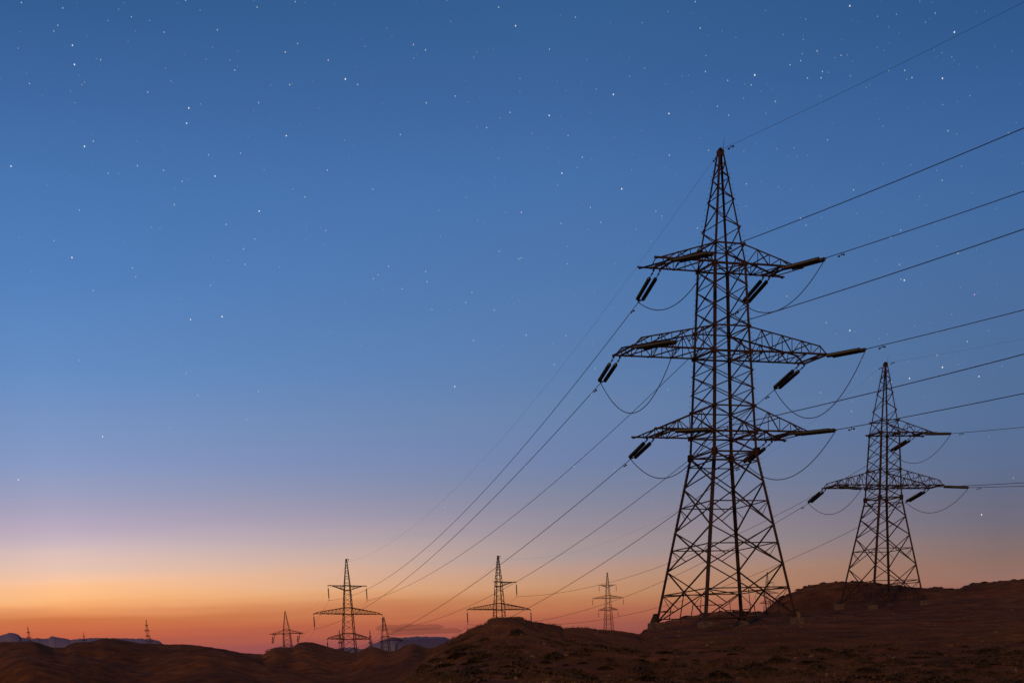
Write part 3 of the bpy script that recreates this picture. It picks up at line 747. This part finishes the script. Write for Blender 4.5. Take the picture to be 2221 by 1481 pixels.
# pale leaning post beside the right footing of the tallest tower
x, y = polar(11.55, 134.0); z = ground_z(x, y); m = MB()
m.prism([V(a * .17, b * .12, -.5) for a, b in CORN], [V(a * .14 - .32, b * .10, .95) for a, b in CORN]); m.prism([V(a * .14 - .32, b * .10, .951) for a, b in CORN], [V(a * .06 - .35, b * .05, 1.02) for a, b in CORN])
o = m.build('marker_post', M_conc); o.location = V(x, y, z); tag(o, 'short pale concrete post leaning beside the right foot of the tallest pylon', 'post')

def shrub_mesh(seed, n, w, h):
    rg = np.random.default_rng(seed); m = MB()
    for k in range(n):
        a = rg.random() * 6.283; rr = w * .5 * math.sqrt(rg.random()); hh = h * (1 - (rr / (w * .52)) ** 2) * (.35 + .65 * rg.random())
        c = V(math.cos(a) * rr, math.sin(a) * rr * .8, hh); s = .03 + .05 * rg.random()
        u = V(*(rg.random(3) - .5)).normalized(); t = u.orthogonal().normalized()
        b = len(m.v); m.v += [tuple(c - u * s * 1.8), tuple(c + t * s * .8), tuple(c + u * s * 1.8), tuple(c - t * s * .8)]; m.f.append((b, b + 1, b + 2, b + 3))
    for k in range(14):
        a = rg.random() * 6.283; rr = w * .42 * rg.random(); q = V(math.cos(a) * rr, math.sin(a) * rr * .8, h * (.6 + .4 * rg.random()))
        m.box(V(q.x * .2, q.y * .2, -.08), q, .018, .018)
    me = bpy.data.meshes.new('shrub'); me.from_pydata(m.v, [], m.f); me.update(); me.materials.append(M_shrub); return me
SHR = [shrub_mesh(50 + k, 520, 1.0 + .25 * (k % 3), .24 + .05 * (k % 4)) for k in range(8)]
def scatter(n, fa, label, group, smin, smax, seed):
    rg = np.random.default_rng(seed)
    for k in range(n):
        a, r = fa(rg); x, y = polar(a, r)
        if any(math.hypot(x - p[0], y - p[1]) < 6 for p in PADS): continue
        o = put(bpy.data.objects.new('shrub', SHR[int(rg.integers(8))])); s = smin + (smax - smin) * rg.random() ** 1.6
        o.location = V(x, y, ground_z(x, y) - .03); o.rotation_euler = (0, 0, rg.random() * 6.28); o.scale = (s * 1.35, s, s * (.7 + .4 * rg.random()))
        tag(o, label, 'shrub', group)
scatter(290, lambda g: (-2.6 + 23 * g.random(), 48 + 36 * g.random() ** 1.1), 'low dark dry shrub on the shadowy foreground slope', 'dry shrubs on the foreground slope', .34, .95, 1)
scatter(40, lambda g: (6.4 + 4.0 * g.random(), 163 + 7 * g.random()), 'tiny dark shrub on the ridge line behind the feet of the tallest pylon', 'shrubs on the ridge behind the tallest pylon', .35, .75, 2)
scatter(60, lambda g: (10.3 + 9 * g.random(), 250 + 10 * g.random()), 'tiny dark shrub along the crest of the right hill', 'shrubs on the crest of the right hill', .4, .95, 3)

_pl = _perm.tolist()
def vn1(x, y):
    xi, yi = math.floor(x), math.floor(y); fx, fy = x - xi, y - yi; fx = fx * fx * (3 - 2 * fx); fy = fy * fy * (3 - 2 * fy)
    g = lambda i, j: _pl[i & 255][j & 255]
    return ((g(xi, yi) * (1 - fx) + g(xi + 1, yi) * fx) * (1 - fy) + (g(xi, yi + 1) * (1 - fx) + g(xi + 1, yi + 1) * fx) * fy) * 2 - 1
def grass_mesh(n, seed):
    rg = np.random.default_rng(seed); m = MB()
    for k in range(n):
        a = -3.2 + 24.5 * rg.random(); r = 47 + 65 * rg.random() ** 1.3; x, y = polar(a, r)
        if vn1(x * .35, y * .2) < -.15: continue
        z = ground_z(x, y)
        for j in range(5):
            bx, by = x + rg.normal() * .10, y + rg.normal() * .10; h = .05 + .15 * rg.random(); lx, ly = rg.normal() * .06, rg.normal() * .06
            b = len(m.v); m.v += [(bx - .012, by, z - .02), (bx + .012, by, z - .02), (bx + lx, by + ly, z + h)]; m.f.append((b, b + 1, b + 2))
    for k in range(130):        # low mats of dead ground cover
        a = -3.2 + 24.5 * rg.random(); r = 47 + 42 * rg.random() ** 1.1; x, y = polar(a, r); wx, wy = .4 + .8 * rg.random() ** 2, .25 + .35 * rg.random()
        for j in range(int(60 + 110 * wx)):
            u, w_ = rg.normal() * .42, rg.normal() * .42; bx, by = x + u * wx, y + w_ * wy; z = ground_z(bx, by) + .02 + .10 * rg.random(); s = .035 + .045 * rg.random(); q = rg.normal(size=4) * .03
            b = len(m.v); m.v += [(bx - s, by, z + q[0]), (bx, by - s * .7, z + q[1]), (bx + s, by, z + q[2]), (bx, by + s * .7, z + q[3] + .03)]; m.f.append((b, b + 1, b + 2, b + 3))
    me = bpy.data.meshes.new('grass'); me.from_pydata(m.v, [], m.f); me.update(); me.materials.append(M_mat); return me
o = put(bpy.data.objects.new('grass', grass_mesh(9000, 11))); tag(o, 'sparse dry grass tufts over the foreground slope', None, None, 'stuff')

st = MB()
rg = np.random.default_rng(77); sv = []
for k in range(1700):
    a = -3.2 + 24.5 * rg.random(); r = 47 + 110 * rg.random() ** 1.5; x, y = polar(a, r)
    if vn1(x * .22 + 9, y * .15) < -.1: continue
    s = .03 + .10 * rg.random() ** 3; sv.append(((x, y, ground_z(x, y) + s * .2), (s * (.8 + .6 * rg.random()), s * (.8 + .6 * rg.random()), s * (.5 + .4 * rg.random())), 0))
o = put(bpy.data.objects.new('stones', balls('stones', sv, ICO1, [M_stone]))); o.data.polygons.foreach_set('use_smooth', [False] * len(o.data.polygons))
tag(o, 'loose stones strewn over the slope', None, None, 'stuff')

# ------------------------------------------------------------------ low clouds far beyond the dunes
mc, t, b = new_mat('evening_cloud')
b.inputs['Base Color'].default_value = (.115, .12, .25, 1); b.inputs['Roughness'].default_value = 1
tl = t.nodes.new('ShaderNodeBsdfTranslucent'); tl.inputs[0].default_value = (.75, .7, .8, 1)
ms = t.nodes.new('ShaderNodeMixShader'); ms.inputs[0].default_value = .12
t.links.new(b.outputs[0], ms.inputs[1]); t.links.new(tl.outputs[0], ms.inputs[2]); t.links.new(ms.outputs[0], t.nodes['Material Output'].inputs[0])
CL = [(-27, .5), (-21, 2.3), (-18.6, 2.85), (-17.791, 2.92), (-17.663, 2.94), (-17.498, 3.004), (-17.372, 3.009), (-17.249, 2.982), (-17.159, 2.947), (-17.071, 2.834), (-16.941, 2.798), (-16.723, 2.767), (-16.482, 2.791), (-16.247, 2.761), (-16.118, 2.771), (-16.079, 2.833), (-15.95, 2.837), (-15.765, 2.783), (-15.581, 2.76), (-15.383, 2.69), (-15.179, 2.708), (-15.079, 2.735), (-14.303, 2.724), (-13.655, 2.693), (-12.922, 2.651), (-12.515, 2.604), (-12.265, 2.546), (-12.15, 2.44), (-11.3, 2.0), (-8.5, .5)]
CR = [(-9, .5), (-7.2, 1.8), (-6.502, 1.955), (-5.985, 1.983), (-5.549, 2.047), (-5.206, 2.033), (-4.781, 1.948), (-4.599, 2.073), (-3.785, 2.345), (-3.286, 2.306), (-2.731, 2.324), (-2.04, 2.277), (-1.712, 2.245), (-1.44, 2.15), (-1.133, 2.037), (-.4, 1.8), (1.5, .5)]
def cloud(prof_, seed, label, bottom, dist=16000, puff=None):
    """a long bank: one smooth body lofted along its length, rounded in section"""
    k = dist * math.pi / 180; aa = np.arange(prof_[0][0], prof_[-1][0], .02); n = 20
    v = []; f = []
    tops = itp(aa, prof_) + .012 * fbm(aa * 9 + seed, aa * 0 + seed, 3)
    tops = np.maximum(tops, bottom + .02)
    for i, a in enumerate(aa):
        c = (tops[i] + bottom) / 2; hh = (tops[i] - bottom) / 2; dp = 500 * min(1, .05 + 4 * min(a - aa[0], aa[-1] - a))
        for j in range(n):
            u = 2 * math.pi * j / n; cu, su = math.cos(u), math.sin(u)
            ce = math.copysign(abs(cu) ** .5, cu); se = math.copysign(abs(su) ** .55, su)
            dd = dist + dp * ce; x, y = polar(a, dd); v.append((x, y, dist * math.tan(R(c + hh * se))))
        if i:
            for j in range(n): q = (j + 1) % n; f.append(((i - 1) * n + j, (i - 1) * n + q, i * n + q, i * n + j))
    f.append(tuple(range(n))); f.append(tuple((len(aa) - 1) * n + j for j in range(n)))
    me = bpy.data.meshes.new('cloud'); me.from_pydata(v, [], f); bm = bmesh.new(); bm.from_mesh(me); bmesh.ops.recalc_face_normals(bm, faces=bm.faces); bm.to_mesh(me); bm.free()
    me.materials.append(mc); me.polygons.foreach_set('use_smooth', [True] * len(me.polygons))
    o = put(bpy.data.objects.new('cloud', me)); tag(o, label, 'cloud'); return o
cloud(CL, 5, 'long blue-grey cloud bank low over the left dunes', .2)
cloud(CR, 6, 'flat violet cloud bank behind the dunes left of the rocky knob', .2)

mw, t, b = new_mat('thin_cloud'); b.inputs['Base Color'].default_value = (.16, .10, .15, 1); b.inputs['Roughness'].default_value = 1; b.inputs['Alpha'].default_value = .16
for q, sd, lb in (([(-4.3, 2.70), (-4.15, 2.77), (-4.0, 2.74), (-3.4, 2.70), (-3.1, 2.75), (-2.9, 2.70), (-2.1, 2.66), (-1.7, 2.64)], 3, 'thin violet wisp of cloud over the violet bank'),
                  ([(-3.9, 2.50), (-3.4, 2.57), (-2.6, 2.55), (-1.5, 2.52), (-1.0, 2.47)], 8, 'thinner lower wisp of cloud just over the violet bank')):
    o = cloud(q, sd, lb, min(e for _, e in q) - .01, 15000); o.data.materials.clear(); o.data.materials.append(mw)

# ------------------------------------------------------------------ stars
STARS = {
 '3': '-9.46,19.11 -9.58,18.70 -13.09,20.16 -6.24,18.37 -13.05,18.00 -15.51,17.38 -8.78,17.25 -13.86,14.87 -13.09,20.65 -7.37,16.26 2.88,18.66 1.84,21.10 5.11,19.10 -4.08,19.88 3.25,17.03 7.00,18.45 5.32,16.46 16.42,19.63 16.08,18.48 13.05,20.71 9.92,19.24 -10.06,13.07 -8.96,13.15 -16.51,8.07 -13.49,9.44 -0.87,10.77 15.22,9.98 16.32,10.22 17.54,9.82 13.17,11.64 14.98,12.98',
 '2': '-9.25,21.90 -6.89,21.76 -11.08,21.44 -13.49,21.14 -10.05,21.08 -8.28,21.17 -12.22,20.31 -5.62,20.83 -7.81,20.13 -8.94,17.84 -7.85,17.89 -11.36,17.51 -10.50,17.40 -12.36,17.28 -4.91,17.40 -9.91,17.10 -5.75,16.65 -8.54,15.88 -13.44,16.23 -10.25,16.44 -14.39,15.34 -7.60,15.45 -5.99,19.75 -5.60,21.90 -13.27,21.58 -13.64,20.99 -14.57,21.65 -10.78,19.51 -7.09,19.27 -12.74,18.15 -5.12,15.67 -8.02,15.17 -8.01,14.71 -11.87,14.60 -14.61,19.61 1.29,21.60 -1.28,20.59 -0.34,19.33 1.53,18.81 3.51,18.07 -2.31,18.34 0.70,18.43 -1.35,19.18 3.98,17.44 4.56,15.54 3.16,15.59 4.21,16.00 6.69,15.58 1.63,14.62 1.71,14.64 3.33,14.38 0.95,14.87 -3.67,19.73 -3.38,16.83 3.89,21.21 2.97,20.43 6.99,17.30 6.49,15.74 11.10,19.40 9.80,18.99 12.13,18.95 15.10,18.62 11.99,19.67 12.78,19.47 9.03,18.24 8.65,18.51 10.61,18.47 16.30,17.06 12.36,17.25 8.34,17.33 9.16,15.74 11.65,14.91 14.83,14.46 13.24,15.77 14.81,13.46 14.50,14.28 9.62,16.28 11.45,19.47 7.95,21.32 8.10,20.63 8.26,19.48 9.01,19.18 11.68,18.99 12.17,19.11 15.80,20.19 14.86,18.84 11.46,15.13 16.73,13.58 16.15,15.72 8.41,15.91 7.92,15.14 -9.27,14.09 -13.27,13.92 -11.79,14.34 -14.00,11.81 -10.39,11.42 -10.06,10.72 -7.91,10.81 -8.39,9.92 -11.12,9.70 -7.82,6.33 -1.54,13.21 -2.56,13.88 -1.70,14.37 -1.66,14.06 -3.56,14.21 -3.38,14.32 -0.33,13.38 -0.09,13.69 0.68,13.11 3.20,12.19 -0.12,12.20 1.78,12.28 2.75,11.30 4.21,11.10 6.79,10.27 5.61,12.76 4.05,10.29 1.55,8.06 3.34,7.96 -1.47,6.80 4.82,7.77 6.30,14.11 12.36,11.95 12.18,9.79 13.26,9.11 11.41,11.33 11.00,12.87 17.12,10.93 16.13,10.61 14.61,9.92 18.80,6.51 14.81,13.46 14.87,13.02',
 '2p': '-6.06,20.61 -4.62,20.39 1.78,15.98 -2.99,14.57 -1.68,20.74',
 '1': '-14.84,20.50 -12.02,17.28 -7.09,17.42 -6.15,16.88 -12.92,19.64 -12.82,19.71 -7.94,20.39 -9.06,19.22 -8.74,20.40 -12.36,20.34 -11.85,21.32 -11.47,21.62 -8.80,21.66 -9.98,19.82 -5.22,15.25 -9.08,14.91 -8.59,14.84 -6.82,14.62 -11.10,15.78 -10.81,15.74 -13.20,19.16 -13.31,19.46 -0.37,21.30 -3.34,20.73 -1.70,20.39 0.36,20.34 1.92,19.71 2.25,18.20 1.06,17.56 3.09,16.71 5.68,16.97 3.79,17.16 6.20,19.73 4.53,19.28 5.68,19.55 6.15,20.92 7.02,21.14 -1.11,15.39 -1.11,16.15 0.23,15.83 1.23,16.02 -1.68,14.38 3.36,14.90 5.79,15.26 -0.13,16.50 -4.25,18.23 1.90,19.36 1.17,18.68 8.28,19.90 11.50,19.65 12.98,19.46 13.95,20.34 14.56,20.32 15.49,20.00 16.04,19.15 16.36,19.00 12.10,18.46 13.61,18.54 13.10,18.90 16.97,17.91 16.58,16.94 14.18,17.43 9.54,17.20 10.66,17.17 11.24,17.15 11.70,16.89 10.72,16.10 13.36,15.09 15.97,16.02 16.77,16.04 15.43,15.35 18.40,15.12 18.70,15.88 18.22,16.76 10.87,20.21 11.61,20.53 11.53,20.02 14.34,18.90 14.93,18.60 16.11,17.78 9.54,18.66 10.29,18.18 9.60,15.64 12.17,15.09 16.05,13.86 15.30,20.55 -12.31,8.64 -14.06,7.99 -15.04,8.27 -5.88,11.08 -6.87,8.47 -10.60,11.76 -10.25,11.48 -10.36,13.69 -12.63,12.54 -4.60,13.51 -0.95,13.18 1.33,13.46 1.58,13.34 3.53,13.39 -4.16,12.18 0.92,12.00 2.72,11.95 5.92,7.46 6.15,6.65 3.03,6.40 1.46,6.34 3.23,5.84 4.27,13.49 17.81,11.18 14.45,11.41 15.36,11.58 13.35,11.59 16.84,10.26 18.29,10.07 13.45,10.24 17.95,7.92 15.16,10.51 16.58,11.80 16.10,11.30 14.17,11.30 13.89,10.11 13.28,9.43 12.41,9.50 10.04,12.54',
 '3p': '17.31,12.31',
 '3w': '17.78,5.40'}

def emit(name, c, s):
    m, t, b = new_mat(name); t.nodes.remove(b); e = t.nodes.new('ShaderNodeEmission'); e.inputs[0].default_value = (*c, 1); e.inputs[1].default_value = s
    t.links.new(e.outputs[0], t.nodes['Material Output'].inputs[0]); return m
SM = [emit('star_white', (.9, .95, 1), .95), emit('star_blue', (.72, .88, 1), .54), emit('star_faint', (.6, .78, 1), .38), emit('star_pink', (1, .6, .8), .7), emit('star_warm', (1, .85, .6), 1.3), emit('star_dim', (.5, .66, .9), .36)]
sitems = []
def star(a, e, px, mi):
    d = 30000.; r = px / 3160.9 * d
    sitems.append(((d * math.cos(R(e)) * math.sin(R(a)), d * math.cos(R(e)) * math.cos(R(a)), d * math.sin(R(e))), (r * .85, r * .85, r * 1.12), mi))
for key, txt in STARS.items():
    for tk in txt.split():
        a, e = map(float, tk.split(',')); k = int(key[0]); c = key[1:]
        star(a, e, {3: 1.3, 2: 1.12, 1: 1.0}[k] * (.9 + .25 * random.random()), 3 if c == 'p' else 4 if c == 'w' else {3: 0, 2: 1, 1: 2}[k])
for k in range(420):
    a = -18 + 37 * random.random() ** .8; e = 7 + 16 * random.random() ** .7; star(a, e, .6 + .35 * random.random(), 5 if random.random() < .6 else 2)
sm = balls('stars', sitems, ICO1, SM)
o = put(bpy.data.objects.new('stars', sm)); tag(o, 'scattered white stars over the blue dusk sky', None, None, 'stuff')

# ------------------------------------------------------------------ render settings
sc.render.engine = 'CYCLES'
sc.cycles.max_bounces = 6
